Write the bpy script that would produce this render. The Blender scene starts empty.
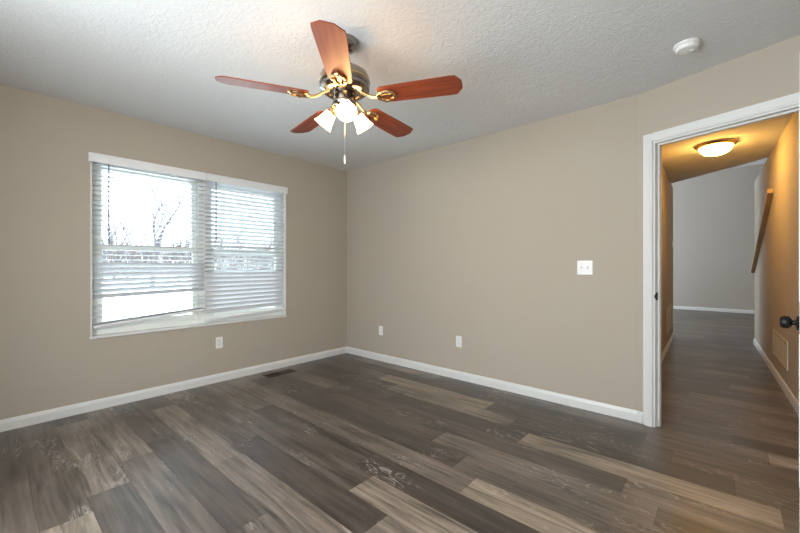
import bpy, bmesh, math, random
from mathutils import Matrix, Vector

S = bpy.context.scene
COL = S.collection
PI = math.pi

# ------------------------------------------------------------------ camera
cam_d = bpy.data.cameras.new('camera')
cam = bpy.data.objects.new('camera', cam_d)
COL.objects.link(cam)
cam_d.sensor_width = 36.0
cam_d.lens = 36.0 * 366.0 / 800.0
cam_d.clip_start = 0.02
cam_d.clip_end = 400
cam.location = (3.80, -3.224, 1.159)
cam.rotation_euler = (PI / 2, 0, math.radians(41.4))
S.camera = cam

# ------------------------------------------------------------------ sky, daylight, exposure
SKY_HORIZON, SKY_ZENITH = 2.6, 6.0
world = bpy.data.worlds.new('overcast_sky')
S.world = world
world.use_nodes = True
wn = world.node_tree.nodes
bg = wn['Background']
bg.inputs['Color'].default_value = (0.80, 0.92, 1.0, 1)
bg.inputs['Strength'].default_value = 1.0
# overcast sky: the zenith is brighter than the horizon
_L = world.node_tree.links
_tc = wn.new('ShaderNodeTexCoord')
_sx = wn.new('ShaderNodeSeparateXYZ')
_L.new(_tc.outputs['Generated'], _sx.inputs[0])
_mr = wn.new('ShaderNodeMapRange')
_mr.inputs['From Min'].default_value = 0.0
_mr.inputs['From Max'].default_value = 1.0
_mr.inputs['To Min'].default_value = SKY_HORIZON
_mr.inputs['To Max'].default_value = SKY_ZENITH
_L.new(_sx.outputs['Z'], _mr.inputs['Value'])
_L.new(_mr.outputs['Result'], bg.inputs['Strength'])

S.view_settings.view_transform = 'Standard'
S.view_settings.look = 'None'
S.view_settings.exposure = 0.9
S.view_settings.gamma = 1.0
S.view_settings.use_curve_mapping = False
S.cycles.use_denoising = True
S.cycles.max_bounces = 12
S.cycles.diffuse_bounces = 7
S.cycles.transparent_max_bounces = 24
S.cycles.caustics_reflective = False
S.cycles.caustics_refractive = False

FAN_EMIT = 17.0
HALL_EMIT = 46.0


def area(name, loc, rot, sx, sy, power=0.0, color=(1, 1, 1), portal=False):
    d = bpy.data.lights.new(name, 'AREA')
    d.shape = 'RECTANGLE'
    d.size, d.size_y = sx, sy
    d.energy = power
    d.color = color
    d.cycles.is_portal = portal
    o = bpy.data.objects.new(name, d)
    COL.objects.link(o)
    o.location, o.rotation_euler = loc, rot
    return o


# portals only tell the renderer where the daylight enters
area('window_daylight_portal', (-0.17, -1.79, 1.325), (0, -PI / 2, 0), 1.5, 1.78, portal=True)
area('far_room_daylight_portal', (-0.02, 6.9, 1.75), (0, -PI / 2, 0), 2.9, 3.6, portal=True)
# fill light added behind the camera to brighten the room; its window is invented
area('rear_fill_light', (2.6, -3.83, 1.35), (PI / 2, 0, 0), 2.1, 1.45, power=35.0, color=(0.92, 0.965, 1.0))


# ------------------------------------------------------------------ materials
def new_mat(name):
    m = bpy.data.materials.new(name)
    m.use_nodes = True
    nt = m.node_tree
    return m, nt, nt.nodes, nt.links, nt.nodes['Principled BSDF']


def plain(name, col, rough=0.5, metal=0.0, noise=0.0, nscale=20.0, bump=0.0, bscale=200.0, spec=0.5, bdist=0.002):
    m, nt, N, L, b = new_mat(name)
    b.inputs['Roughness'].default_value = rough
    b.inputs['Metallic'].default_value = metal
    b.inputs['Specular IOR Level'].default_value = spec
    tc = N.new('ShaderNodeTexCoord')
    nz = N.new('ShaderNodeTexNoise')
    nz.inputs['Scale'].default_value = nscale
    nz.inputs['Detail'].default_value = 4
    L.new(tc.outputs['Object'], nz.inputs['Vector'])
    mx = N.new('ShaderNodeMix')
    mx.data_type = 'RGBA'
    mx.inputs['A'].default_value = tuple(c * (1 - noise) for c in col) + (1,)
    mx.inputs['B'].default_value = tuple(min(1, c * (1 + noise)) for c in col) + (1,)
    L.new(nz.outputs['Fac'], mx.inputs['Factor'])
    L.new(mx.outputs['Result'], b.inputs['Base Color'])
    if bump:
        nb = N.new('ShaderNodeTexNoise')
        nb.inputs['Scale'].default_value = bscale
        nb.inputs['Detail'].default_value = 3
        L.new(tc.outputs['Object'], nb.inputs['Vector'])
        bp = N.new('ShaderNodeBump')
        bp.inputs['Strength'].default_value = bump
        bp.inputs['Distance'].default_value = bdist
        L.new(nb.outputs['Fac'], bp.inputs['Height'])
        L.new(bp.outputs['Normal'], b.inputs['Normal'])
    return m


def ceiling_mat(name, col):
    m, nt, N, L, b = new_mat(name)
    b.inputs['Base Color'].default_value = col + (1,)
    b.inputs['Roughness'].default_value = 0.85
    b.inputs['Specular IOR Level'].default_value = 0.2
    g = N.new('ShaderNodeNewGeometry')
    n1 = N.new('ShaderNodeTexNoise')
    n1.inputs['Scale'].default_value = 26
    n1.inputs['Detail'].default_value = 5
    n1.inputs['Roughness'].default_value = 0.6
    n1.inputs['Distortion'].default_value = 1.6
    L.new(g.outputs['Position'], n1.inputs['Vector'])
    cr = N.new('ShaderNodeValToRGB')
    cr.color_ramp.elements[0].position = 0.42
    cr.color_ramp.elements[1].position = 0.62
    L.new(n1.outputs['Fac'], cr.inputs['Fac'])
    bp = N.new('ShaderNodeBump')
    bp.inputs['Strength'].default_value = 0.28
    bp.inputs['Distance'].default_value = 0.006
    L.new(cr.outputs['Color'], bp.inputs['Height'])
    L.new(bp.outputs['Normal'], b.inputs['Normal'])
    return m


def floor_mat():
    m, nt, N, L, b = new_mat('vinyl_plank')
    W, LEN = 0.1805, 1.22

    def math_(op, a, bb=None, c=None):
        n = N.new('ShaderNodeMath')
        n.operation = op
        for i, v in enumerate((a, bb, c)):
            if v is None:
                continue
            if isinstance(v, (int, float)):
                n.inputs[i].default_value = v
            else:
                L.new(v, n.inputs[i])
        return n.outputs[0]

    def vec(x, y, z=0.0):
        n = N.new('ShaderNodeCombineXYZ')
        for i, v in enumerate((x, y, z)):
            if isinstance(v, (int, float)):
                n.inputs[i].default_value = v
            else:
                L.new(v, n.inputs[i])
        return n.outputs[0]

    def noise(v, scale, detail=4, rough=0.5, dist=0.0):
        n = N.new('ShaderNodeTexNoise')
        n.inputs['Scale'].default_value = scale
        n.inputs['Detail'].default_value = detail
        n.inputs['Roughness'].default_value = rough
        n.inputs['Distortion'].default_value = dist
        L.new(v, n.inputs['Vector'])
        return n.outputs['Fac']

    def ramp(f, stops):
        n = N.new('ShaderNodeValToRGB')
        e = n.color_ramp.elements
        while len(e) < len(stops):
            e.new(0.5)
        for el, (p, c) in zip(e, stops):
            el.position = p
            el.color = (c, c, c, 1) if isinstance(c, (int, float)) else tuple(c) + (1,)
        L.new(f, n.inputs['Fac'])
        return n.outputs['Color']

    g = N.new('ShaderNodeNewGeometry')
    sp = N.new('ShaderNodeSeparateXYZ')
    L.new(g.outputs['Position'], sp.inputs[0])
    x, y = sp.outputs[0], sp.outputs[1]
    ys = math_('DIVIDE', math_('ADD', y, 1.622 + 280 * W), W)
    row = math_('FLOOR', ys)
    rm = math_('MODULO', row, 4.0)
    stag = math_('ADD', math_('MULTIPLY', rm, 0.32), math_('MULTIPLY', math_('MODULO', row, 2.0), 0.55))
    xs = math_('SUBTRACT', math_('DIVIDE', math_('ADD', x, 40 * LEN - 2.787), LEN), stag)
    colu = math_('FLOOR', xs)
    wp = N.new('ShaderNodeTexWhiteNoise')
    wp.noise_dimensions = '2D'
    L.new(vec(colu, row), wp.inputs['Vector'])
    spw = N.new('ShaderNodeSeparateColor')
    L.new(wp.outputs['Color'], spw.inputs[0])
    light = None
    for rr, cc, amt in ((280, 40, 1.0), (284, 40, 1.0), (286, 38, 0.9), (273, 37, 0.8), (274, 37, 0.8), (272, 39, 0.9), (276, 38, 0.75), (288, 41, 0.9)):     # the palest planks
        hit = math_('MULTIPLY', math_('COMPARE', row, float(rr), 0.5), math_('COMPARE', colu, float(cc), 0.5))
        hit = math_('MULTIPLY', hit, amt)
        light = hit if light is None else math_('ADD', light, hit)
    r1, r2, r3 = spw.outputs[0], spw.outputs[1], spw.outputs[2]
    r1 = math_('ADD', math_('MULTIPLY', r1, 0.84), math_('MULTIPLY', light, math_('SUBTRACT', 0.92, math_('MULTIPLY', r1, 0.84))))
    fy, fx = math_('FRACT', ys), math_('FRACT', xs)
    # grain running along the plank
    gx = math_('ADD', math_('MULTIPLY', x, 2.2), math_('MULTIPLY', r2, 91.0))
    gy = math_('ADD', math_('MULTIPLY', y, 34.0), math_('MULTIPLY', r3, 57.0))
    grain = noise(vec(gx, gy), 1.0, 7, 0.62, 0.4)
    fine = noise(vec(math_('MULTIPLY', gx, 3.0), math_('MULTIPLY', gy, 5.0)), 1.0, 3, 0.6)
    broad = noise(vec(math_('MULTIPLY', gx, 0.8), math_('MULTIPLY', y, 6.0), math_('MULTIPLY', r1, 13.0)), 1.0, 3, 0.5, 0.8)
    # cathedral figure: contour lines of a stretched noise field
    cath = noise(vec(math_('ADD', math_('MULTIPLY', x, 1.9), math_('MULTIPLY', r1, 41.0)),
                     math_('ADD', math_('MULTIPLY', y, 8.0), math_('MULTIPLY', r2, 23.0))), 1.0, 3, 0.45, 0.6)
    lines = math_('FRACT', math_('MULTIPLY', cath, 17.0))
    lines = math_('ABSOLUTE', math_('SUBTRACT', lines, 0.5))
    lines = ramp(lines, [(0.02, 1.0), (0.16, 0.0)])
    patch = noise(vec(math_('ADD', math_('MULTIPLY', x, 1.5), math_('MULTIPLY', r3, 71.0)), math_('MULTIPLY', y, 5.0), math_('MULTIPLY', r2, 9.0)), 1.0, 2)
    patch = ramp(patch, [(0.53, 0.0), (0.63, 1.0)])
    limed = math_('MULTIPLY', math_('MULTIPLY', lines, patch), math_('MULTIPLY', fine, 0.95))
    base = ramp(r1, [(0.0, (0.040, 0.030, 0.0235)), (0.3, (0.062, 0.047, 0.037)), (0.6, (0.095, 0.073, 0.057)),
                     (0.82, (0.148, 0.116, 0.090)), (0.95, (0.215, 0.168, 0.122))])
    mod = math_('ADD', math_('MULTIPLY', grain, 3.6), math_('MULTIPLY', broad, 1.7))
    mod = math_('MAXIMUM', math_('SUBTRACT', mod, 1.60), 0.20)
    hsv = N.new('ShaderNodeVectorMath')
    hsv.operation = 'SCALE'
    L.new(base, hsv.inputs[0])
    L.new(mod, hsv.inputs['Scale'])
    mx = N.new('ShaderNodeMix')
    mx.data_type = 'RGBA'
    L.new(limed, mx.inputs['Factor'])
    L.new(hsv.outputs[0], mx.inputs['A'])
    mx.inputs['B'].default_value = (0.42, 0.37, 0.32, 1)
    # seams
    ey = math_('MINIMUM', fy, math_('SUBTRACT', 1.0, fy))
    ex = math_('MULTIPLY', math_('MINIMUM', fx, math_('SUBTRACT', 1.0, fx)), LEN / W)
    e = math_('MINIMUM', ex, ey)
    seam = ramp(e, [(0.004, 0.45), (0.014, 1.0)])
    mm = N.new('ShaderNodeMix')
    mm.data_type = 'RGBA'
    mm.blend_type = 'MULTIPLY'
    mm.inputs['Factor'].default_value = 1.0
    L.new(mx.outputs['Result'], mm.inputs['A'])
    L.new(seam, mm.inputs['B'])
    L.new(mm.outputs['Result'], b.inputs['Base Color'])
    L.new(math_('ADD', math_('MULTIPLY', grain, 0.16), 0.33), b.inputs['Roughness'])
    b.inputs['Specular IOR Level'].default_value = 0.5
    b.inputs['Coat Weight'].default_value = 0.4
    b.inputs['Coat Roughness'].default_value = 0.30
    bp = N.new('ShaderNodeBump')
    bp.inputs['Strength'].default_value = 0.25
    bp.inputs['Distance'].default_value = 0.0015
    L.new(math_('ADD', math_('MULTIPLY', grain, 0.6), seam), bp.inputs['Height'])
    L.new(bp.outputs['Normal'], b.inputs['Normal'])
    return m


def blade_wood():
    m, nt, N, L, b = new_mat('mahogany_blade')
    tc = N.new('ShaderNodeTexCoord')
    mp = N.new('ShaderNodeMapping')
    mp.inputs['Scale'].default_value = (3.0, 45.0, 3.0)
    L.new(tc.outputs['Object'], mp.inputs['Vector'])
    nz = N.new('ShaderNodeTexNoise')
    nz.inputs['Scale'].default_value = 1.0
    nz.inputs['Detail'].default_value = 5
    L.new(mp.outputs['Vector'], nz.inputs['Vector'])
    cr = N.new('ShaderNodeValToRGB')
    cr.color_ramp.elements[0].position = 0.3
    cr.color_ramp.elements[0].color = (0.13, 0.022, 0.008, 1)
    cr.color_ramp.elements[1].position = 0.75
    cr.color_ramp.elements[1].color = (0.30, 0.062, 0.020, 1)
    L.new(nz.outputs['Fac'], cr.inputs['Fac'])
    L.new(cr.outputs['Color'], b.inputs['Base Color'])
    b.inputs['Roughness'].default_value = 0.45
    return m


def emit_glass(name, col, strength, base=(0.95, 0.93, 0.9)):
    m, nt, N, L, b = new_mat(name)
    b.inputs['Base Color'].default_value = base + (1,)
    b.inputs['Roughness'].default_value = 0.35
    b.inputs['Emission Color'].default_value = col + (1,)
    b.inputs['Emission Strength'].default_value = strength
    return m


def pane_glass():
    m, nt, N, L, b = new_mat('window_glass')
    N.remove(b)
    out = N['Material Output']
    tr = N.new('ShaderNodeBsdfTransparent')
    tr.inputs['Color'].default_value = (0.95, 0.98, 0.97, 1)
    gl = N.new('ShaderNodeBsdfGlossy')
    gl.inputs['Roughness'].default_value = 0.02
    fr = N.new('ShaderNodeFresnel')
    fr.inputs['IOR'].default_value = 1.3
    mx = N.new('ShaderNodeMixShader')
    L.new(fr.outputs[0], mx.inputs[0])
    L.new(tr.outputs[0], mx.inputs[1])
    L.new(gl.outputs[0], mx.inputs[2])
    L.new(mx.outputs[0], out.inputs['Surface'])
    return m


def slat_mat():
    m, nt, N, L, b = new_mat('white_slat')
    out = N['Material Output']
    b.inputs['Base Color'].default_value = (0.73, 0.74, 0.76, 1)
    b.inputs['Roughness'].default_value = 0.45
    t = N.new('ShaderNodeBsdfTranslucent')
    t.inputs['Color'].default_value = (0.72, 0.76, 0.80, 1)
    mx = N.new('ShaderNodeMixShader')
    mx.inputs[0].default_value = 0.06
    L.new(b.outputs[0], mx.inputs[1])
    L.new(t.outputs[0], mx.inputs[2])
    L.new(mx.outputs[0], out.inputs['Surface'])
    return m


M = dict(
    wall=plain('beige_wall_paint', (0.445, 0.388, 0.316), 0.75, noise=0.02, nscale=2.0, bump=0.08, bscale=160, spec=0.25),
    farwall=plain('grey_beige_wall_paint', (0.46, 0.405, 0.35), 0.75, noise=0.02, nscale=2.0, bump=0.08, bscale=160, spec=0.25),
    ceil=ceiling_mat('textured_ceiling', (0.69, 0.69, 0.68)),
    farceil=plain('white_ceiling_paint', (0.86, 0.87, 0.88), 0.8),
    floor=floor_mat(),
    trim=plain('white_trim_paint', (0.70, 0.69, 0.665), 0.35, noise=0.015, nscale=5),
    vinyl=plain('white_vinyl', (0.78, 0.80, 0.76), 0.4, noise=0.01),
    slat=slat_mat(),
    valance=plain('white_valance', (0.80, 0.80, 0.80), 0.45, noise=0.01),
    cord=plain('pale_cord', (0.75, 0.75, 0.75), 0.8),
    wand=plain('smoky_plastic_wand', (0.10, 0.10, 0.17), 0.3),
    glass=pane_glass(),
    plastic=plain('white_plastic', (0.80, 0.79, 0.77), 0.35),
    slot=plain('dark_slot', (0.05, 0.05, 0.05), 0.6),
    screw=plain('steel_screw', (0.55, 0.55, 0.53), 0.35, metal=0.9),
    bronze=plain('oil_rubbed_bronze', (0.008, 0.007, 0.007), 0.4, metal=0.0, noise=0.2, spec=0.3),
    nickel=plain('dark_nickel', (0.30, 0.27, 0.24), 0.18, metal=1.0, noise=0.08),
    brass=plain('antique_brass', (0.62, 0.43, 0.22), 0.25, metal=1.0, noise=0.08),
    blade=blade_wood(),
    shade=emit_glass('lit_frosted_shade', (1.0, 0.58, 0.24), FAN_EMIT),
    bowl=emit_glass('lit_alabaster_bowl', (1.0, 0.54, 0.12), HALL_EMIT),
    grille=plain('painted_metal_grille', (0.60, 0.54, 0.42), 0.45),
    register=plain('brown_floor_register', (0.10, 0.062, 0.04), 0.4, metal=0.4),
    duct=plain('dark_duct', (0.008, 0.008, 0.008), 0.9),
    oak=plain('stained_oak_rail', (0.44, 0.29, 0.15), 0.4, noise=0.2, nscale=12),
    bark=plain('grey_bark', (0.075, 0.064, 0.070), 0.9, noise=0.3, nscale=6),
    brush=plain('dry_brush', (0.12, 0.092, 0.086), 0.9, noise=0.3, nscale=6),
    snow=plain('snow', (0.86, 0.88, 0.90), 0.8, noise=0.04, nscale=0.6, bump=0.3, bscale=2.0, bdist=0.1),
)


# ------------------------------------------------------------------ mesh helpers
class MB:
    """collects shapes into one mesh"""
    def __init__(self):
        self.bm = bmesh.new()
        self.T = Matrix.Identity(4)

    def _add(self, tmp, mat):
        me = bpy.data.meshes.new('tmp')
        tmp.to_mesh(me)
        tmp.free()
        me.transform(self.T @ mat)
        self.bm.from_mesh(me)
        bpy.data.meshes.remove(me)
        return self

    def box(self, x0, x1, y0, y1, z0, z1, bevel=0.0, seg=2, mat=Matrix.Identity(4)):
        t = bmesh.new()
        bmesh.ops.create_cube(t, size=1.0)
        for v in t.verts:
            v.co = Vector((x0 + (v.co.x + .5) * (x1 - x0), y0 + (v.co.y + .5) * (y1 - y0), z0 + (v.co.z + .5) * (z1 - z0)))
        if bevel:
            bmesh.ops.bevel(t, geom=t.edges[:], offset=bevel, segments=seg, affect='EDGES', clamp_overlap=True)
        return self._add(t, mat)

    def lathe(self, prof, seg=32, mat=Matrix.Identity(4), cap=True):
        """prof = [(r, z)...] spun round z"""
        t = bmesh.new()
        rings = []
        for r, z in prof:
            if r < 1e-5:
                rings.append([t.verts.new((0, 0, z))])
            else:
                rings.append([t.verts.new((r * math.cos(2 * PI * i / seg), r * math.sin(2 * PI * i / seg), z)) for i in range(seg)])
        for a, b in zip(rings, rings[1:]):
            for i in range(seg):
                j = (i + 1) % seg
                if len(a) == 1 and len(b) > 1:
                    t.faces.new((a[0], b[j], b[i]))
                elif len(b) == 1 and len(a) > 1:
                    t.faces.new((a[i], a[j], b[0]))
                elif len(a) > 1:
                    t.faces.new((a[i], a[j], b[j], b[i]))
        if cap:
            for ring, flip in ((rings[0], True), (rings[-1], False)):
                if len(ring) > 2:
                    t.faces.new(ring[::-1] if flip else ring)
        bmesh.ops.recalc_face_normals(t, faces=t.faces[:])
        return self._add(t, mat)

    def prism(self, pts, z0, z1, mat=Matrix.Identity(4), bevel=0.0):
        t = bmesh.new()
        lo = [t.verts.new((x, y, z0)) for x, y in pts]
        hi = [t.verts.new((x, y, z1)) for x, y in pts]
        t.faces.new(lo[::-1])
        t.faces.new(hi)
        n = len(pts)
        for i in range(n):
            t.faces.new((lo[i], lo[(i + 1) % n], hi[(i + 1) % n], hi[i]))
        bmesh.ops.recalc_face_normals(t, faces=t.faces[:])
        if bevel:
            bmesh.ops.bevel(t, geom=t.edges[:], offset=bevel, segments=2, affect='EDGES', clamp_overlap=True)
        return self._add(t, mat)

    def tube(self, pts, rad, seg=8, mat=Matrix.Identity(4)):
        t = bmesh.new()
        pts = [Vector(p) for p in pts]
        rads = rad if isinstance(rad, (list, tuple)) else [rad] * len(pts)
        rings = []
        up = Vector((0.31, 0.17, 0.93)).normalized()
        for i, p in enumerate(pts):
            d = (pts[min(i + 1, len(pts) - 1)] - pts[max(i - 1, 0)]).normalized()
            if abs(d.dot(up)) > 0.97:
                up = Vector((0.9, 0.3, 0.1)).normalized()
            a = d.cross(up).normalized()
            b = d.cross(a).normalized()
            rings.append([t.verts.new(p + rads[i] * (a * math.cos(2 * PI * k / seg) + b * math.sin(2 * PI * k / seg))) for k in range(seg)])
        for r0, r1 in zip(rings, rings[1:]):
            for k in range(seg):
                t.faces.new((r0[k], r0[(k + 1) % seg], r1[(k + 1) % seg], r1[k]))
        t.faces.new(rings[0][::-1])
        t.faces.new(rings[-1])
        bmesh.ops.recalc_face_normals(t, faces=t.faces[:])
        return self._add(t, mat)

    def build(self, name, mat, parent=None, smooth=None, local=None):
        me = bpy.data.meshes.new(name)
        self.bm.to_mesh(me)
        self.bm.free()
        me.materials.append(mat)
        if smooth is not None:
            me.shade_smooth()
            me.set_sharp_from_angle(angle=math.radians(smooth))
        o = bpy.data.objects.new(name, me)
        COL.objects.link(o)
        if parent is not None:
            o.parent = parent
        if local is not None:
            o.matrix_local = local
        return o


def tag(o, label=None, cat=None, group=None, kind=None):
    if label:
        o['label'] = label
    if cat:
        o['category'] = cat
    if group:
        o['group'] = group
    if kind:
        o['kind'] = kind
    return o


def empty(name, mat=None):
    o = bpy.data.objects.new(name, None)
    o.empty_display_size = 0.05
    COL.objects.link(o)
    if mat is not None:
        o.matrix_world = mat
    return o


def struct(o):
    o['kind'] = 'structure'
    return o


def T(x, y, z):
    return Matrix.Translation((x, y, z))


def R(a, ax):
    return Matrix.Rotation(a, 4, ax)


# ------------------------------------------------------------------ the room
H = 2.44
DA = -math.radians(17.0)                      # the doorway wall turns 17 degrees towards the camera
MD = T(3.32, 0, 0) @ R(DA, 'Z')               # local x along that wall, y into the hall
OP0, OP1, OPH = 0.121, 0.885, 2.046
WD = 0.095           # clear opening


def dw(s, d=0.0):
    v = MD @ Vector((s, d, 0))
    return (v.x, v.y)


WY0, WY1, WZ0, WZ1 = -2.665, -0.915, 0.585, 2.06   # window opening

struct(MB().box(-0.14, 7.2, -3.85, 9.45, -0.1, 0.0).build('floor', M['floor']))
# left (window) wall
b = MB()
b.box(-0.14, 0, -3.85, WY0, 0, H)
b.box(-0.14, 0, WY1, 0.115, 0, H)
b.box(-0.14, 0, WY0, WY1, 0, WZ0)
b.box(-0.14, 0, WY0, WY1, WZ1, H)
struct(b.build('wall_left', M['wall']))
# long wall to the right of the corner
struct(MB().prism([(0, 0), (3.32, 0), dw(0, WD), (3.32, 0.115), (0, 0.115)], 0, H).build('wall_right', M['wall']))
# wall with the doorway
b = MB()
b.T = MD
b.box(0, OP0 - 0.018, 0, WD, 0, H)
b.box(OP0 - 0.018, OP1 + 0.018, 0, WD, OPH + 0.018, H)
b.box(OP1 + 0.018, 1.12, 0, WD, 0, H)
struct(b.build('wall_doorway', M['wall']))
# the rest of the room behind and beside the camera
b = MB()
e = dw(1.10)
b.box(4.37, 4.48, -3.85, e[1] + 0.02, 0, H)
struct(b.build('wall_side', M['wall']))
b = MB()
b.box(0, 1.55, -3.85, -3.74, 0, H)
b.box(3.65, 4.37, -3.85, -3.74, 0, H)
b.box(1.55, 3.65, -3.85, -3.74, 0, 0.55)  # opening above is made up, for the added fill light
b.box(1.55, 3.65, -3.85, -3.74, 2.10, H)
struct(b.build('wall_rear', M['wall']))
b = MB()
b.prism([(-0.14, -3.85), (4.48, -3.85), (4.48, dw(1.1, .06)[1]), dw(0.0, 0.06), (-0.14, 0.06)], H, H + 0.08)
struct(b.build('ceiling', M['ceil']))

# hall
HL = [(3.285, 0.10), (3.19, 4.26)]
HR = [(4.285, -0.14), (4.16, 4.43)]
struct(MB().prism([HL[0], HL[1], (HL[1][0] - 0.11, HL[1][1]), (HL[0][0] - 0.11, HL[0][1] + 0.02)], 0, H).build('wall_hall_left', M['wall']))
struct(MB().prism([HR[0], HR[1], (HR[1][0] + 0.11, HR[1][1]), (HR[0][0] + 0.11, HR[0][1])], 0, H).build('wall_hall_right', M['wall']))
b = MB()
b.prism([dw(-0.14, 0.062), dw(1.16, 0.062), (4.48, 2.61), (4.20, 2.87), (3.17, 3.817), (3.05, 3.93)], H + 0.0005, H + 0.12)
struct(b.build('ceiling_hall', M['ceil']))
# far room
FW = 9.28
struct(MB().box(-0.0, 7.2, FW, FW + 0.11, 0, 3.66).build('wall_far', M['farwall']))
struct(MB().box(7.0, 7.11, 3.0, FW, 0, 3.66).build('wall_far_right', M['farwall']))
b = MB()
b.box(0.0, 0.11, 4.15, 5.1, 0, 3.66)
b.box(0.0, 0.11, 8.7, FW, 0, 3.66)
b.box(0.0, 0.11, 5.1, 8.7, 0, 0.3)
b.box(0.0, 0.11, 5.1, 8.7, 3.2, 3.66)
struct(b.build('wall_far_left', M['farwall']))
b = MB()
b.box(0.11, 3.07, 4.15, 4.26, 0, 3.66)
struct(b.build('wall_far_near_left', M['farwall']))
b = MB()
b.box(4.28, 7.0, 4.32, 4.43, 0, 2.44)
struct(b.build('wall_far_near_right', M['farwall']))
struct(MB().box(0.0, 7.2, 2.4, FW + 0.11, 3.66, 3.76).build('ceiling_far', M['farceil']))
struct(MB().box(3.07, 7.0, 2.4, 2.5, H + 0.12, 3.66).build('wall_far_upper', M['farwall']))
struct(MB().box(2.96, 3.07, 2.5, 4.26, H + 0.12, 3.66).build('wall_far_upper_left', M['farwall']))
struct(MB().box(7.0, 7.11, 2.4, 3.0, 0, 3.66).build('wall_far_upper_right', M['farwall']))

# ------------------------------------------------------------------ baseboards
BB = [(0, 0), (0.013, 0), (0.013, 0.058), (0.0105, 0.066), (0.009, 0.074), (0.005, 0.083), (0, 0.083)]


def baseboard(name, p, q, side):
    """profile BB swept from p to q; side=+1 means the board projects to the left of p->q"""
    p, q = Vector((p[0], p[1], 0)), Vector((q[0], q[1], 0))
    d = (q - p).normalized()
    n = Vector((-d.y, d.x, 0)) * side
    t = bmesh.new()
    ra = [t.verts.new(p + n * a + Vector((0, 0, z))) for a, z in BB]
    rb = [t.verts.new(q + n * a + Vector((0, 0, z))) for a, z in BB]
    k = len(BB)
    for i in range(k):
        t.faces.new((ra[i], ra[(i + 1) % k], rb[(i + 1) % k], rb[i]))
    t.faces.new(ra)
    t.faces.new(rb)
    bmesh.ops.recalc_face_normals(t, faces=t.faces[:])
    m = MB()
    m._add(t, Matrix.Identity(4))
    return struct(m.build(name, M['trim']))


baseboard('baseboard_left', (0, -3.74), (0, 0), -1)
baseboard('baseboard_right', (0.0, 0), (3.318, 0), -1)
baseboard('baseboard_doorway', dw(0.0), dw(0.044), -1)
baseboard('baseboard_doorway_right', dw(0.966), dw(1.09), -1)
baseboard('baseboard_side', (4.37, -3.74), (4.37, dw(1.1)[1]), 1)
baseboard('baseboard_hall_left', HL[0], HL[1], -1)
baseboard('baseboard_hall_right', HR[0], HR[1], 1)
baseboard('baseboard_hall_end', (HL[1][0] + 0.013, HL[1][1]), (HL[1][0] - 0.11, HL[1][1]), -1)
baseboard('baseboard_far', (0.11, FW), (7.0, FW), -1)

# ------------------------------------------------------------------ door frame and door
fr = struct(empty('trim_1', MD))
CW = 0.062


def casing(x0, x1, z0, z1):
    m = MB()
    m.box(x0, x1, -0.017, 0.0, z0, z1, 0.004)
    return m


c = casing(OP0 - 0.012 - CW, OP0 - 0.012, 0, OPH + 0.012 + CW)
c.box(OP0 - 0.012 - CW + 0.010, OP0 - 0.024, -0.020, -0.015, 0, OPH + 0.055, 0.002)
c.build('casing_side', M['trim'], fr)
c = casing(OP1 + 0.012, OP1 + 0.012 + CW, 0, OPH + 0.012 + CW)
c.build('casing_side', M['trim'], fr)
c = casing(OP0 - 0.012, OP1 + 0.012, OPH + 0.012, OPH + 0.012 + CW)
c.box(OP0 - 0.022, OP1 + 0.02, -0.020, -0.015, OPH + 0.022, OPH + 0.063, 0.002)
c.build('casing_head', M['trim'], fr)
for x0, x1 in ((OP0 - 0.018, OP0), (OP1, OP1 + 0.018)):
    MB().box(x0, x1, -0.001, WD + 0.001, 0, OPH, 0.0015).build('jamb', M['trim'], fr)
MB().box(OP0 - 0.018, OP1 + 0.018, -0.001, WD + 0.001, OPH, OPH + 0.018, 0.0015).build('jamb_head', M['trim'], fr)
m = MB()
m.box(OP0, OP0 + 0.011, 0.038, 0.070, 0, OPH, 0.002)
m.build('door_stop', M['trim'], fr)
MB().box(OP1 - 0.011, OP1, 0.038, 0.070, 0, OPH, 0.002).build('door_stop', M['trim'], fr)
MB().box(OP0 + 0.011, OP1 - 0.011, 0.038, 0.070, OPH - 0.011, OPH, 0.002).build('door_stop', M['trim'], fr)
m = MB()
m.box(OP0 - 0.0005, OP0 + 0.0025, 0.006, 0.036, 0.915, 0.972, 0.001)
m.box(OP0 - 0.0015, OP0 + 0.0015, -0.010, 0.008, 0.930, 0.957, 0.001)
sp_ = m.build('strike_plate', M['bronze'], fr)
sp_['label'] = 'black strike plate'
m = MB()
for cc in (OP0 - 0.012 - CW, OP1 + 0.012):
    m.box(cc, cc + CW, WD, WD + 0.014, 0, OPH + 0.074, 0.004)
m.box(OP0 - 0.012, OP1 + 0.012, WD, WD + 0.014, OPH + 0.012, OPH + 0.074, 0.004)
m.build('casing_hall_side', M['trim'], fr)

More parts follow.
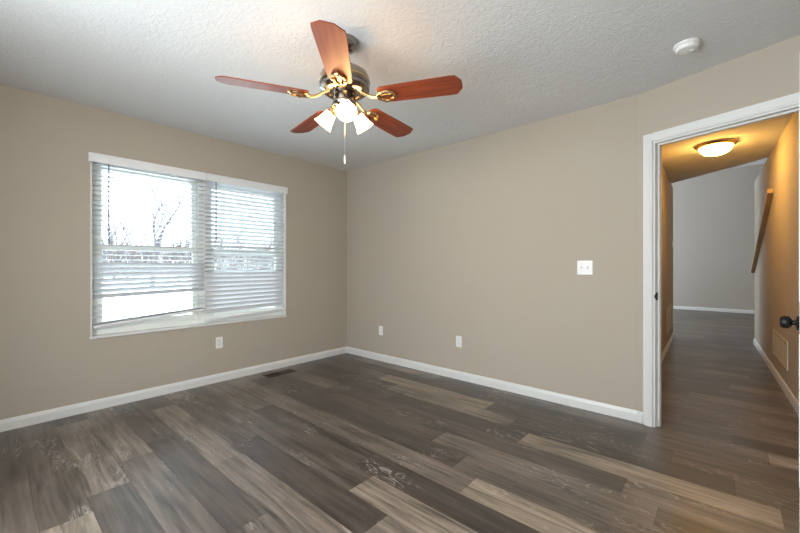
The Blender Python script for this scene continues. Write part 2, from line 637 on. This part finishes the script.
# door leaf, swung into the room: local x runs from the hinge to the latch edge, y across its thickness
DW_, DH, DT = 0.745, 2.03, 0.035
hinge = Vector(dw(OP1 - 0.003, -0.02))
latch = Vector((4.068, -0.915))
ang = math.atan2(latch.y - hinge.y, latch.x - hinge.x)
door = struct(empty('door_1', T(hinge.x, hinge.y, 0.008) @ R(ang, 'Z')))
m = MB()
m.box(0, DW_, -DT / 2, DT / 2, 0, DH, 0.002)
m.build('door_leaf', M['trim'], door)
for z0, z1 in ((0.20, 0.86), (1.00, 1.88)):
    for x0, x1 in ((0.10, 0.345), (0.40, 0.645)):
        for sgn in (-1, 1):
            m = MB()
            y0 = sgn * DT / 2
            for a in ((x0, x1, z0, z0 + 0.02), (x0, x1, z1 - 0.02, z1), (x0, x0 + 0.02, z0 + 0.02, z1 - 0.02), (x1 - 0.02, x1, z0 + 0.02, z1 - 0.02)):
                m.box(a[0], a[1], min(y0, y0 + sgn * 0.005), max(y0, y0 + sgn * 0.005), a[2], a[3], 0.002)
            m.box(x0 + 0.045, x1 - 0.045, min(y0, y0 + sgn * 0.004), max(y0, y0 + sgn * 0.004), z0 + 0.045, z1 - 0.045, 0.002)
            m.build('panel_moulding', M['trim'], door)
for sgn in (-1, 1):
    m = MB()
    m.lathe([(0.032, 0), (0.033, 0.004), (0.030, 0.009), (0.016, 0.013), (0.0105, 0.014), (0.010, 0.021), (0.013, 0.024),
             (0.021, 0.027), (0.0265, 0.033), (0.0275, 0.041), (0.0265, 0.051), (0.022, 0.058), (0.012, 0.0605), (0, 0.061)],
            32, T(DW_ - 0.062, sgn * DT / 2, 0.912) @ R(-sgn * PI / 2, 'X'))
    k = m.build('knob', M['bronze'], door, 40)
    k['label'] = 'black round door knob'
m = MB()
m.box(DW_ - 0.0005, DW_ + 0.0015, -0.0125, 0.0125, 0.884, 0.941, 0.0007)
m.box(DW_ + 0.001, DW_ + 0.010, -0.006, 0.006, 0.902, 0.922, 0.002)
m.build('latch', M['bronze'], door)
for z in (0.22, 1.0, 1.80):
    m = MB()
    m.lathe([(0.006, 0), (0.006, 0.09)], 12, T(-0.004, DT / 2 + 0.003, z))
    m.box(-0.003, -0.0005, -DT / 2 + 0.004, DT / 2, z, z + 0.09)
    m.build('hinge', M['bronze'], door, 40)

# ------------------------------------------------------------------ window
win = struct(empty('window_1', T(-0.14, (WY0 + WY1) / 2, WZ0)))
WM = T(0.14, -(WY0 + WY1) / 2, -WZ0)          # world coordinates inside the window's frame
YC = (WY0 + WY1) / 2


def wb(name, boxes, mat, parent=win, bev=0.003):
    m = MB()
    m.T = WM
    for a in boxes:
        m.box(*a, bev)
    return m.build(name, mat, parent)


FX0, FX1 = -0.135, -0.065
wb('frame', [(FX0, FX1, WY0 + 0.012, WY0 + 0.05, WZ0 + 0.012, WZ1), (FX0, FX1, WY1 - 0.05, WY1 - 0.012, WZ0 + 0.012, WZ1),
             (FX0, FX1, WY0 + 0.05, WY1 - 0.05, WZ1 - 0.045, WZ1), (FX0, FX1, WY0 + 0.05, WY1 - 0.05, WZ0 + 0.012, WZ0 + 0.055)], M['vinyl'])
wb('mullion', [(FX0 - 0.001, FX1 + 0.008, YC - 0.055, YC + 0.055, WZ0 + 0.0125, WZ1)], M['vinyl'])
for y0, y1 in ((WY0 + 0.05, YC - 0.055), (YC + 0.055, WY1 - 0.05)):
    ZM = 1.315
    for nm, z0, z1, x0, x1 in (('upper_sash', ZM - 0.02, WZ1 - 0.045, -0.128, -0.102), ('lower_sash', WZ0 + 0.055, ZM + 0.025, -0.100, -0.072)):
        bt = 0.045 if nm == 'upper_sash' else 0.055
        s_ = wb(nm, [(x0, x1, y0, y0 + 0.04, z0, z1), (x0, x1, y1 - 0.04, y1, z0, z1),
                     (x0, x1, y0 + 0.04, y1 - 0.04, z1 - 0.042, z1), (x0, x1, y0 + 0.04, y1 - 0.04, z0, z0 + bt)], M['vinyl'])
        p_ = MB()
        p_.T = WM
        xm = (x0 + x1) / 2
        p_.box(xm - 0.002, xm + 0.002, y0 + 0.038, y1 - 0.038, z0 + bt - 0.002, z1 - 0.04)
        p_.build('pane', M['glass'], s_)
        if nm == 'lower_sash':
            lk = MB()
            lk.T = WM
            yc = (y0 + y1) / 2 + 0.22
            lk.box(x0 + 0.002, x1 - 0.002, yc - 0.03, yc + 0.03, z1, z1 + 0.008, 0.003)
            lk.box(x0 + 0.008, x1 - 0.008, yc - 0.012, yc + 0.028, z1 + 0.006, z1 + 0.018, 0.004)
            lk.build('sash_lock', M['screw'], s_)
wb('reveal', [(FX1 - 0.07, 0.008, WY0, WY0 + 0.012, WZ0 + 0.012, WZ1), (FX1 - 0.07, 0.008, WY1 - 0.012, WY1, WZ0 + 0.012, WZ1)], M['trim'])
wb('sill', [(FX1 - 0.07, 0.016, WY0 - 0.006, WY1 + 0.006, WZ0 - 0.008, WZ0 + 0.012)], M['trim'], bev=0.004)

# invented window frame, unseen, added round the fill light in the rear wall
w2 = struct(empty('added_rear_window', T(2.6, -3.74, 0.55)))
m = MB()
for x0, x1, z0, z1 in ((-1.05, -1.005, 0, 1.55), (1.005, 1.05, 0, 1.55), (-1.005, 1.005, 0, 0.045), (-1.005, 1.005, 1.505, 1.55)):
    m.box(x0, x1, -0.08, 0.0, z0, z1, 0.003)
m.build('frame', M['vinyl'], w2)
MB().box(-1.10, 1.10, 0.0, 0.018, -0.02, 0.0, 0.003).build('sill', M['trim'], w2)

# ------------------------------------------------------------------ blinds
def slat(m, y0, y1, x, z, tilt, za=0.0, w=0.05, th=0.0034):
    """one curved slat; tilt > 0 lifts the room-side edge, za is the height gained from y0 to y1"""
    t = bmesh.new()
    n = 5
    up, dn = [], []
    for e, y in enumerate((y0, y1)):
        u_, d_ = [], []
        for i in range(n):
            f = i / (n - 1) - 0.5
            px, pz = f * w, 0.0022 * (1 - (2 * f) ** 2)
            cx, cz = px * math.cos(tilt) - pz * math.sin(tilt), px * math.sin(tilt) + pz * math.cos(tilt)
            nx, nz = -math.sin(tilt) * th, math.cos(tilt) * th
            zz = z + (za if e else 0)
            u_.append(t.verts.new((x + cx + nx / 2, y, zz + cz + nz / 2)))
            d_.append(t.verts.new((x + cx - nx / 2, y, zz + cz - nz / 2)))
        up.append(u_)
        dn.append(d_)
    for i in range(n - 1):
        t.faces.new((up[0][i], up[0][i + 1], up[1][i + 1], up[1][i]))
        t.faces.new((dn[0][i], dn[1][i], dn[1][i + 1], dn[0][i + 1]))
    for e in (0, 1):
        t.faces.new(up[e] + dn[e][::-1])
    t.faces.new((up[0][0], up[1][0], dn[1][0], dn[0][0]))
    t.faces.new((up[0][-1], dn[0][-1], dn[1][-1], up[1][-1]))
    bmesh.ops.recalc_face_normals(t, faces=t.faces[:])
    m._add(t, Matrix.Identity(4))


BX = -0.032


def blind(y0, y1, rows, rail, label, wand_y, wand_z, vy0, vy1):
    """rows = [(z, tilt, rise)], rail = (z at y0, z at y1)"""
    yc = (y0 + y1) / 2
    root = empty('window_blind', T(BX, yc, 2.0))
    tag(root, label, 'blind', 'horizontal slat blinds on the bedroom window')
    inv = T(-BX, -yc, -2.0)
    m = MB(); m.T = inv
    m.box(-0.055, -0.012, y0, y1, 2.008, 2.056, 0.002)
    m.build('headrail', M['valance'], root)
    m = MB(); m.T = inv
    m.box(0.009, 0.021, vy0, vy1, 1.998, 2.072, 0.003)
    m.box(-0.004, 0.009, vy0, vy0 + 0.012, 1.998, 2.072)
    m.box(-0.004, 0.009, vy1 - 0.012, vy1, 1.998, 2.072)
    m.box(0.009, 0.024, vy0, vy1, 2.060, 2.072, 0.002)
    m.box(0.009, 0.024, vy0, vy1, 1.998, 2.006, 0.002)
    m.build('valance', M['valance'], root)
    m = MB(); m.T = inv
    for z, tilt, rise in rows:
        slat(m, y0, y1, BX, z, math.radians(tilt), rise)
    m.build('slats', M['slat'], root, 30)
    rz0, rz1 = rail
    m = MB(); m.T = inv
    a = math.atan2(rz1 - rz0, y1 - y0)
    m.box(-0.026, 0.026, -(y1 - y0) / 2, (y1 - y0) / 2, -0.011, 0.011, 0.004, mat=T(BX, yc, (rz0 + rz1) / 2) @ R(a, 'X'))
    m.build('bottom_rail', M['valance'], root)
    for f in (0.16, 0.5, 0.84):
        y = y0 + (y1 - y0) * f
        zb = rz0 + (rz1 - rz0) * f
        m = MB(); m.T = inv
        for dx in (-0.024, 0.024):
            m.tube([(BX + dx, y, 2.01), (BX + dx, y, zb)], 0.0011, 6)
        m.build('ladder_cord', M['cord'], root)
    m = MB(); m.T = inv
    m.tube([(0.012, wand_y, 2.0), (0.014, wand_y, 1.97), (0.014, wand_y, wand_z)], 0.0042, 8)
    m.lathe([(0.0055, 0), (0.0055, 0.05)], 10, T(0.014, wand_y, wand_z))
    w_ = m.build('tilt_wand', M['wand'], root, 40)
    w_['label'] = 'dark thin tilt wand'
    m = MB(); m.T = inv
    m.tube([(0.010, y1 - 0.07, 2.0), (0.012, y1 - 0.07, 1.30)], 0.0012, 6)
    m.tube([(0.010, y1 - 0.062, 2.0), (0.012, y1 - 0.063, 1.28)], 0.0012, 6)
    m.build('lift_cord', M['cord'], root)
    return root


rows = []
z = 1.985
while z > 1.205:
    rows.append((z, 5, 0.0))
    z -= 0.0405
for k in range(7):
    rows.append((1.172 - 0.043 * k, 45, 0.004 * k))
for k in range(3):
    rows.append((0.842 - 0.048 * k, 2, 0.035 + 0.012 * k))
rows += [(0.695, 14, 0.066), (0.688, 16, 0.068)]
blind(WY0 + 0.016, -1.797, rows, (0.668, 0.738),
      'left white window blind with half its slats open and a crooked bottom rail', -2.55, 1.345, WY0 - 0.012, -1.7915)
rows = []
z = 1.985
while z > 1.10:
    rows.append((z, 24, 0.0))
    z -= 0.0415
for k in range(9):
    rows.append((1.078 - 0.0455 * k, 66, 0.002 * k))
blind(-1.783, WY1 - 0.016, rows, (0.632, 0.672),
      'right white window blind with tilted upper slats and closed greyish lower slats', -1.70, 1.40, -1.7885, WY1 + 0.012)


# ------------------------------------------------------------------ outlets, switch, detector, register
def plate_thing(name, label, cat, mat, group=None):
    r = empty(name, mat)
    return tag(r, label, cat, group)


def outlet(mat, label, blank=False):
    r = plate_thing('wall_outlet', label, 'outlet', mat, 'wall outlets')
    m = MB()
    m.box(-0.035, 0.035, -0.006, 0, -0.057, 0.057, 0.003)
    m.build('cover_plate', M['plastic'], r)
    if blank:
        m = MB()
        m.lathe([(0.009, 0), (0.009, 0.003), (0.005, 0.004), (0.005, 0.012), (0, 0.012)], 12, T(0, -0.006, 0) @ R(PI / 2, 'X'))
        m.build('cable_jack', M['plastic'], r)
        return r
    for z in (0.0195, -0.0195):
        m = MB()
        m.lathe([(0.0172, 0), (0.0172, 0.0015), (0.016, 0.0022), (0, 0.0022)], 24, T(0, -0.006, z) @ R(PI / 2, 'X'))
        rc = m.build('receptacle', M['plastic'], r)
        m = MB()
        m.box(-0.0085, -0.0060, -0.0088, -0.0080, z - 0.001, z + 0.009)
        m.box(0.0060, 0.0085, -0.0088, -0.0080, z - 0.001, z + 0.008)
        m.lathe([(0.0028, 0), (0.0028, 0.0008)], 10, T(0, -0.0080, z - 0.008) @ R(PI / 2, 'X'))
        m.build('slot', M['slot'], rc)
    m = MB()
    m.lathe([(0.003, 0), (0.0025, 0.001), (0, 0.0014)], 10, T(0, -0.006, 0) @ R(PI / 2, 'X'))
    m.build('screw', M['screw'], r)
    return r


outlet(T(0, -1.666, 0.394) @ R(PI / 2, 'Z'), 'white duplex wall outlet low on the wall under the window')
outlet(T(0.647, 0, 0.371), 'plain white wall outlet plate nearest the far room corner', blank=True)
outlet(T(1.767, 0, 0.388), 'white duplex wall outlet low in the middle of the long blank wall')

sw = plate_thing('light_switch', 'white double light switch on the long wall beside the doorway', 'light switch', T(2.96, 0, 1.150))
MB().box(-0.058, 0.058, -0.006, 0, -0.057, 0.057, 0.003).build('cover_plate', M['plastic'], sw)
for x in (-0.023, 0.023):
    m = MB()
    m.box(x - 0.005, x + 0.005, -0.0075, -0.005, -0.012, 0.012, 0.001)
    fr_ = m.build('toggle_slot', M['grille'], sw)
    m = MB()
    m.box(x - 0.0035, x + 0.0035, -0.018, -0.004, -0.005, 0.005, 0.0015, mat=R(math.radians(22), 'X'))
    m.build('toggle', M['plastic'], fr_)
    for z in (-0.03, 0.03):
        m = MB()
        m.lathe([(0.003, 0), (0.0025, 0.001), (0, 0.0014)], 10, T(x, -0.006, z) @ R(PI / 2, 'X'))
        m.build('screw', M['screw'], sw)

sw2 = plate_thing('light_switch', 'small switch plate at the far end of the hallway left wall', 'light switch',
                  T(3.194, 4.10, 1.52) @ R(PI / 2, 'Z'))
MB().box(-0.040, 0.040, -0.012, 0, -0.055, 0.055, 0.004).build('cover_plate', M['grille'], sw2)
MB().box(-0.004, 0.004, -0.020, -0.010, -0.008, 0.008, 0.001).build('toggle', M['plastic'], sw2)

sd = plate_thing('smoke_detector', 'round white smoke detector on the ceiling near the doorway', 'smoke detector', T(3.645, -0.545, H) @ Matrix.Scale(0.82, 4))
m = MB()
m.lathe([(0.078, 0), (0.078, -0.012), (0.074, -0.016), (0.070, -0.016)], 40)
m.build('base_ring', M['plastic'], sd, 40)
m = MB()
m.lathe([(0.068, -0.0145), (0.068, -0.021), (0.066, -0.032), (0.058, -0.042), (0.030, -0.046), (0, -0.047)], 40)
m.build('cover', M['plastic'], sd, 40)
m = MB()
m.lathe([(0.011, -0.040), (0.011, -0.049), (0.009, -0.050), (0, -0.050)], 16, T(0.03, 0.012, 0))
m.build('test_button', M['plastic'], sd, 40)

rg = plate_thing('floor_register', 'brown louvred floor register beside the baseboard below the window', 'floor vent', T(0.195, -1.105, 0.0))
RL, RW = 0.335, 0.13
m = MB()
m.box(-RW / 2, RW / 2, -RL / 2, -RL / 2 + 0.016, 0.0, 0.005, 0.0015)
m.box(-RW / 2, RW / 2, RL / 2 - 0.016, RL / 2, 0.0, 0.005, 0.0015)
m.box(-RW / 2, -RW / 2 + 0.018, -RL / 2 + 0.015, RL / 2 - 0.015, 0.0, 0.005, 0.0015)
m.box(RW / 2 - 0.018, RW / 2, -RL / 2 + 0.015, RL / 2 - 0.015, 0.0, 0.005, 0.0015)
m.box(-RW / 2 + 0.017, RW / 2 - 0.017, -0.006, 0.010, 0.0, 0.0045, 0.001)
m.build('frame', M['register'], rg)
m = MB()
m.box(-RW / 2 + 0.017, RW / 2 - 0.017, -RL / 2 + 0.015, RL / 2 - 0.015, 0.0003, 0.0012)
m.build('duct_opening', M['duct'], rg)
m = MB()
for k in range(9):
    y = 0.020 + k * 0.0145
    m.box(-RW / 2 + 0.017, RW / 2 - 0.017, y, y + 0.009, 0.0012, 0.0042, 0.0008)
m.build('louvres', M['register'], rg)
m = MB()
for k in range(3):
    y = -RL / 2 + 0.048 + k * 0.035
    m.box(-RW / 2 + 0.017, RW / 2 - 0.017, y, y + 0.003, 0.0012, 0.0042, 0.0008)
m.build('louvres', M['register'], rg)


# ------------------------------------------------------------------ hall fittings
def grille(mat, length, height, label):
    r = plate_thing('wall_vent', label, 'vent', mat, 'return air grilles in the hallway')
    m = MB()
    hl, hh = length / 2, height / 2
    m.box(-hl, hl, -0.008, 0, -hh, -hh + 0.025, 0.002)
    m.box(-hl, hl, -0.008, 0, hh - 0.025, hh, 0.002)
    m.box(-hl, -hl + 0.025, -0.008, 0, -hh + 0.024, hh - 0.024, 0.002)
    m.box(hl - 0.025, hl, -0.008, 0, -hh + 0.024, hh - 0.024, 0.002)
    m.build('frame', M['grille'], r)
    m = MB()
    z = -hh + 0.032
    while z < hh - 0.030:
        m.box(-hl + 0.024, hl - 0.024, -0.0065, -0.0050, -0.006, 0.006, mat=T(0, 0, z) @ R(0.0, 'X'))
        z += 0.0155
    for k in range(1, 4):
        x = -hl + length * k / 4
        m.box(x - 0.004, x + 0.004, -0.0075, -0.001, -hh + 0.024, hh - 0.024)
    m.build('louvres', M['grille'], r)
    MB().box(-hl + 0.02, hl - 0.02, -0.0015, -0.0003, -hh + 0.02, hh - 0.02).build('backing', M['slot'], r)
    return r


def on_line(p, q, y):
    f = (y - p[1]) / (q[1] - p[1])
    return p[0] + (q[0] - p[0]) * f


ar = math.atan2(HR[1][1] - HR[0][1], HR[1][0] - HR[0][0])
al = math.atan2(HL[1][1] - HL[0][1], HL[1][0] - HL[0][0])
grille(T(on_line(*HR, 1.97), 1.97, 0.355) @ R(ar - PI, 'Z'), 0.90, 0.26, 'cream louvred return vent low on the right hallway wall')
grille(T(on_line(*HL, 3.35), 3.35, 0.40) @ R(al, 'Z'), 0.80, 0.36, 'cream louvred return vent low on the left hallway wall')

hl = plate_thing('ceiling_light', 'lit round bowl ceiling light glowing amber in the hallway', 'ceiling light', T(3.745, 1.84, H) @ Matrix.Scale(0.84, 4))
m = MB()
m.lathe([(0.205, 0), (0.208, -0.010), (0.200, -0.020), (0.190, -0.024), (0.185, -0.036), (0.170, -0.040), (0.165, -0.030), (0.165, 0)], 48, cap=False)
m.build('base_ring', M['brass'], hl, 40)
m = MB()
m.lathe([(0.164, -0.036), (0.160, -0.056), (0.144, -0.086), (0.114, -0.112), (0.076, -0.127), (0.038, -0.134), (0, -0.136)], 48)
bw = m.build('glass_bowl', M['bowl'], hl, 60)
bw['label'] = 'glowing glass bowl'
m = MB()
m.lathe([(0.012, -0.132), (0.014, -0.138), (0.010, -0.144), (0.012, -0.149), (0.007, -0.158), (0, -0.161)], 16)
m.build('finial', M['brass'], hl, 40)

rl = plate_thing('handrail', 'sloping wooden handrail on the right hallway wall', 'handrail', T(4.17, 3.4, 1.5))
P0, P1 = Vector((on_line(*HR, 2.46) - 0.023, 2.46, 1.985)), Vector((on_line(*HR, 4.40) - 0.023, 4.40, 1.085))
d = (P1 - P0)
m = MB()
rot = d.to_track_quat('X', 'Z').to_matrix().to_4x4()
m.box(0, d.length, -0.022, 0.022, -0.026, 0.026, 0.005, 3, mat=T(-4.17, -3.4, -1.5) @ Matrix.Translation(P0) @ rot)
m.build('rail', M['oak'], rl)
m = MB()
m.box(-0.004, 0.012, -0.0235, 0.0235, -0.0275, 0.0275, 0.003, mat=T(-4.17, -3.4, -1.5) @ Matrix.Translation(P0) @ rot)
m.build('end_cap', M['oak'], rl)

# ------------------------------------------------------------------ ceiling fan
FXY = (2.194, -1.875)
fan = plate_thing('ceiling_fan', 'five blade mahogany ceiling fan with three lit glass shades', 'ceiling fan', T(FXY[0], FXY[1], H))
YAW = math.radians(41.4)
m = MB()
m.lathe([(0.068, 0), (0.070, -0.012), (0.066, -0.035), (0.052, -0.055), (0.030, -0.066), (0.018, -0.070), (0, -0.070)], 40)
m.build('canopy', M['nickel'], fan, 40)
m = MB()
m.lathe([(0.0135, -0.06), (0.0135, -0.155)], 20)
m.lathe([(0.022, -0.140), (0.026, -0.150), (0.026, -0.166), (0.020, -0.17)], 24)
m.build('downrod', M['nickel'], fan, 40)
m = MB()
m.lathe([(0.028, -0.160), (0.060, -0.166), (0.105, -0.178), (0.130, -0.196), (0.140, -0.220), (0.140, -0.250), (0.134, -0.262),
         (0.140, -0.268), (0.138, -0.282), (0.120, -0.296), (0.085, -0.304), (0.060, -0.306), (0, -0.306)], 56)
hs = m.build('motor_housing', M['nickel'], fan, 40)
m = MB()
m.lathe([(0.1395, -0.232), (0.143, -0.235), (0.143, -0.241), (0.1395, -0.244)], 56, cap=False)
m.build('trim_ring', M['brass'], hs, 40)
# blades
BZ = -0.335
for k in range(5):
    a = math.radians(272.5 + 72 * k) + YAW
    mr = R(a, 'Z') @ T(0, 0, BZ) @ R(math.radians(-12), 'X')
    # blade outline in its own frame: x along the blade
    out = [(0.205, -0.050), (0.222, -0.062), (0.30, -0.066), (0.45, -0.070), (0.60, -0.073), (0.628, -0.070), (0.658, -0.030),
           (0.660, 0.0), (0.658, 0.030), (0.628, 0.070), (0.60, 0.073), (0.45, 0.070), (0.30, 0.066), (0.222, 0.062), (0.205, 0.050), (0.200, 0.0)]
    m = MB()
    m.prism(out, -0.003, 0.003, bevel=0.0012)
    bl = m.build('blade', M['blade'], fan, 30, local=mr)
    # iron: arm from the housing, splitting into a ring plate under the blade
    m = MB()
    m.tube([(0.092, 0, 0.036), (0.115, 0, 0.022), (0.145, 0, 0.004), (0.170, 0, -0.008), (0.200, 0, -0.0105)], [0.011, 0.010, 0.009, 0.009, 0.009], 10)
    ring = [(0.245 + 0.048 * math.cos(t), 0.034 * math.sin(t), -0.0095) for t in [2 * PI * i / 20 for i in range(21)]]
    m.tube(ring, 0.0085, 8)
    m.box(0.198, 0.292, -0.010, 0.010, -0.010, -0.0035, 0.002)
    m.prism([(0.285, -0.013), (0.315, 0), (0.285, 0.013)], -0.010, -0.0035, bevel=0.002)
    for px, py in ((0.245, 0.034), (0.245, -0.034), (0.292, 0)):
        m.lathe([(0.006, -0.017), (0.008, -0.021), (0.0, -0.0225)], 10, T(px, py, 0))
    ir = m.build('blade_iron', M['brass'], fan, 40, local=mr)
# light kit
m = MB()
m.lathe([(0.055, -0.305), (0.062, -0.315), (0.062, -0.345), (0.066, -0.352), (0.066, -0.362), (0.056, -0.376), (0.040, -0.390),
         (0.022, -0.400), (0.012, -0.412), (0.008, -0.424), (0, -0.428)], 40)
m.build('light_fitter', M['nickel'], fan, 40)
for ph in (282, 42, 162):
    a = math.radians(ph) + YAW
    tilt = math.radians(48)                     # below the horizontal
    ms = R(a, 'Z') @ T(0.074, 0, -0.388) @ R(PI / 2 + tilt, 'Y')      # local z points out and down along the lamp
    m = MB()
    m.tube([(0.045, 0, -0.358), (0.060, 0, -0.366), (0.072, 0, -0.384)], 0.009, 10, R(a, 'Z'))
    m.lathe([(0.016, -0.010), (0.024, -0.006), (0.026, 0.010), (0.030, 0.014), (0.029, 0.022), (0, 0.022)], 24, ms)
    sk = m.build('lamp_socket', M['brass'], fan, 40)
    m = MB()
    m.lathe([(0.027, 0.012), (0.030, 0.022), (0.034, 0.040), (0.039, 0.060), (0.044, 0.080), (0.051, 0.098), (0.0545, 0.103),
             (0.052, 0.104), (0.048, 0.097), (0.041, 0.078), (0.036, 0.058), (0.031, 0.040), (0.026, 0.022)], 36, ms, cap=False)
    m.lathe([(0.010, 0.022), (0.013, 0.034), (0.024, 0.052), (0.028, 0.066), (0.025, 0.080), (0.014, 0.090), (0, 0.093)], 24, ms)
    sh = m.build('lamp_shade', M['shade'], fan, 50)
    sh['label'] = 'glowing white bell shade'
m = MB()
m.tube([(0.0, 0.0, -0.425), (0.0, 0.0, -0.655)], 0.0010, 6)
for k in range(40):
    m.lathe([(0, -0.0018), (0.0018, 0), (0, 0.0018)], 6, T(0, 0, -0.43 - k * 0.0056))
pc = m.build('pull_chain', M['screw'], fan)
m = MB()
m.lathe([(0.0015, -0.650), (0.0045, -0.658), (0.0055, -0.680), (0.0045, -0.698), (0, -0.702)], 12)
m.build('pull_fob', M['plastic'], pc, 40)

# ------------------------------------------------------------------ outdoors: snow, bare trees, brush
rnd = random.Random(11)
t = bmesh.new()
GX0, GX1, GY0, GY1, NX, NY = -95.0, -0.30, -60.0, 110.0, 40, 60
grid = []
for i in range(NX + 1):
    rowv = []
    for j in range(NY + 1):
        x, y = GX0 + (GX1 - GX0) * i / NX, GY0 + (GY1 - GY0) * j / NY
        zz = -0.55 + 0.012 * max(0, -x - 6) + 0.10 * math.sin(x * 0.35 + 1.3) * math.cos(y * 0.27) * min(1, -x / 8)
        rowv.append(t.verts.new((x, y, zz)))
    grid.append(rowv)
for i in range(NX):
    for j in range(NY):
        t.faces.new((grid[i][j], grid[i + 1][j], grid[i + 1][j + 1], grid[i][j + 1]))
m = MB()
m._add(t, Matrix.Identity(4))
struct(m.build('ground', M['snow'], None, 180))


def gz(x, y):
    return -0.55 + 0.012 * max(0, -x - 6) + 0.10 * math.sin(x * 0.35 + 1.3) * math.cos(y * 0.27) * min(1, -x / 8)


def grow(m, p, d, length, rad, depth, r):
    n = 3
    pts, rads = [p.copy()], [rad]
    dd = d.copy()
    for i in range(n):
        dd = (dd + Vector((r.uniform(-.16, .16), r.uniform(-.16, .16), r.uniform(-.03, .12)))).normalized()
        p = p + dd * (length / n)
        pts.append(p.copy())
        rads.append(rad * (1 - 0.38 * (i + 1) / n))
    m.tube(pts, rads, 5 if depth > 1 else 3)
    if depth == 0:
        return
    kids = 3 if depth > 1 else 5
    for k in range(kids):
        f = r.uniform(0.45, 1.0) if k else 1.0
        q = pts[min(n, max(1, round(f * n)))]
        ax = Vector((r.uniform(-1, 1), r.uniform(-1, 1), 0.1)).normalized()
        nd = (dd * r.uniform(0.65, 1.0) + ax * r.uniform(0.45, 0.8) + Vector((0, 0, 0.18))).normalized()
        grow(m, q, nd, length * r.uniform(0.55, 0.78), rads[-1] * r.uniform(0.72, 0.95), depth - 1, r)


def ray(px, depth):
    u = (px - 400) / 366.0
    return (3.80 + depth * (0.75 * u - 0.661), -3.224 + depth * (0.661 * u + 0.75))


TREES = [(152, 24, 8.4, 5, 'tall forked bare tree standing alone in front of the woods seen through the left window'),
         (101, 30, 7.0, 4, 'bare tree at the left edge of the window view'),
         (114, 38, 7.4, 4, 'thin bare tree second from the left edge of the window view'),
         (127, 34, 7.2, 4, 'bare tree just left of the tall forked tree'),
         (145, 44, 8.2, 4, 'distant bare tree behind the tall forked tree'),
         (167, 36, 6.6, 4, 'bare tree just right of the tall forked tree'),
         (178, 31, 6.2, 4, 'smaller bare tree left of the window mullion'),
         (190, 40, 7.0, 4, 'bare tree closest to the window mullion'),
         (221, 38, 6.4, 4, 'bare tree behind the right blind wand'),
         (243, 35, 6.4, 4, 'bare tree in the middle of the right window view'),
         (266, 40, 6.8, 4, 'bare tree toward the right edge of the window view')]
for i, (px, dep, ht, lv, lab) in enumerate(TREES):
    x, y = ray(px, dep)
    g0 = gz(x, y)
    r = random.Random(100 + i)
    m = MB()
    lean = Vector((r.uniform(-.05, .05), r.uniform(-.05, .05), 1)).normalized()
    grow(m, Vector((0, 0, -0.1)), lean, ht * 0.42, 0.17 if i == 0 else 0.14, lv, r)
    o = m.build('bare_tree', M['bark'])
    o.location = (x, y, g0)
    tag(o, lab, 'tree', 'bare trees beyond the window')

m = MB()
for k in range(1500):
    px = rnd.uniform(70, 300)
    dep = rnd.uniform(46, 62)
    x, y = ray(px, dep)
    p = Vector((x, y, gz(x, y) - 0.05))
    hgt = rnd.uniform(1.2, 4.6) if k % 3 else rnd.uniform(3.8, 6.2)
    a = rnd.uniform(0, 2 * PI)
    d = Vector((math.cos(a) * .35, math.sin(a) * .35, 1)).normalized()
    mid = p + d * hgt * 0.5
    m.tube([p, mid, mid + (d + Vector((rnd.uniform(-.4, .4), rnd.uniform(-.4, .4), 0))).normalized() * hgt * 0.5], [0.035, 0.025, 0.01], 3)
    for q in range(2 if k % 3 else 5):
        e = (d + Vector((rnd.uniform(-.9, .9), rnd.uniform(-.9, .9), 0.2))).normalized()
        m.tube([mid, mid + e * hgt * 0.4], [0.02, 0.007], 3)
tag(m.build('brush', M['brush']), 'dry leafless brush along the foot of the bare trees outside', 'brush', kind='stuff')
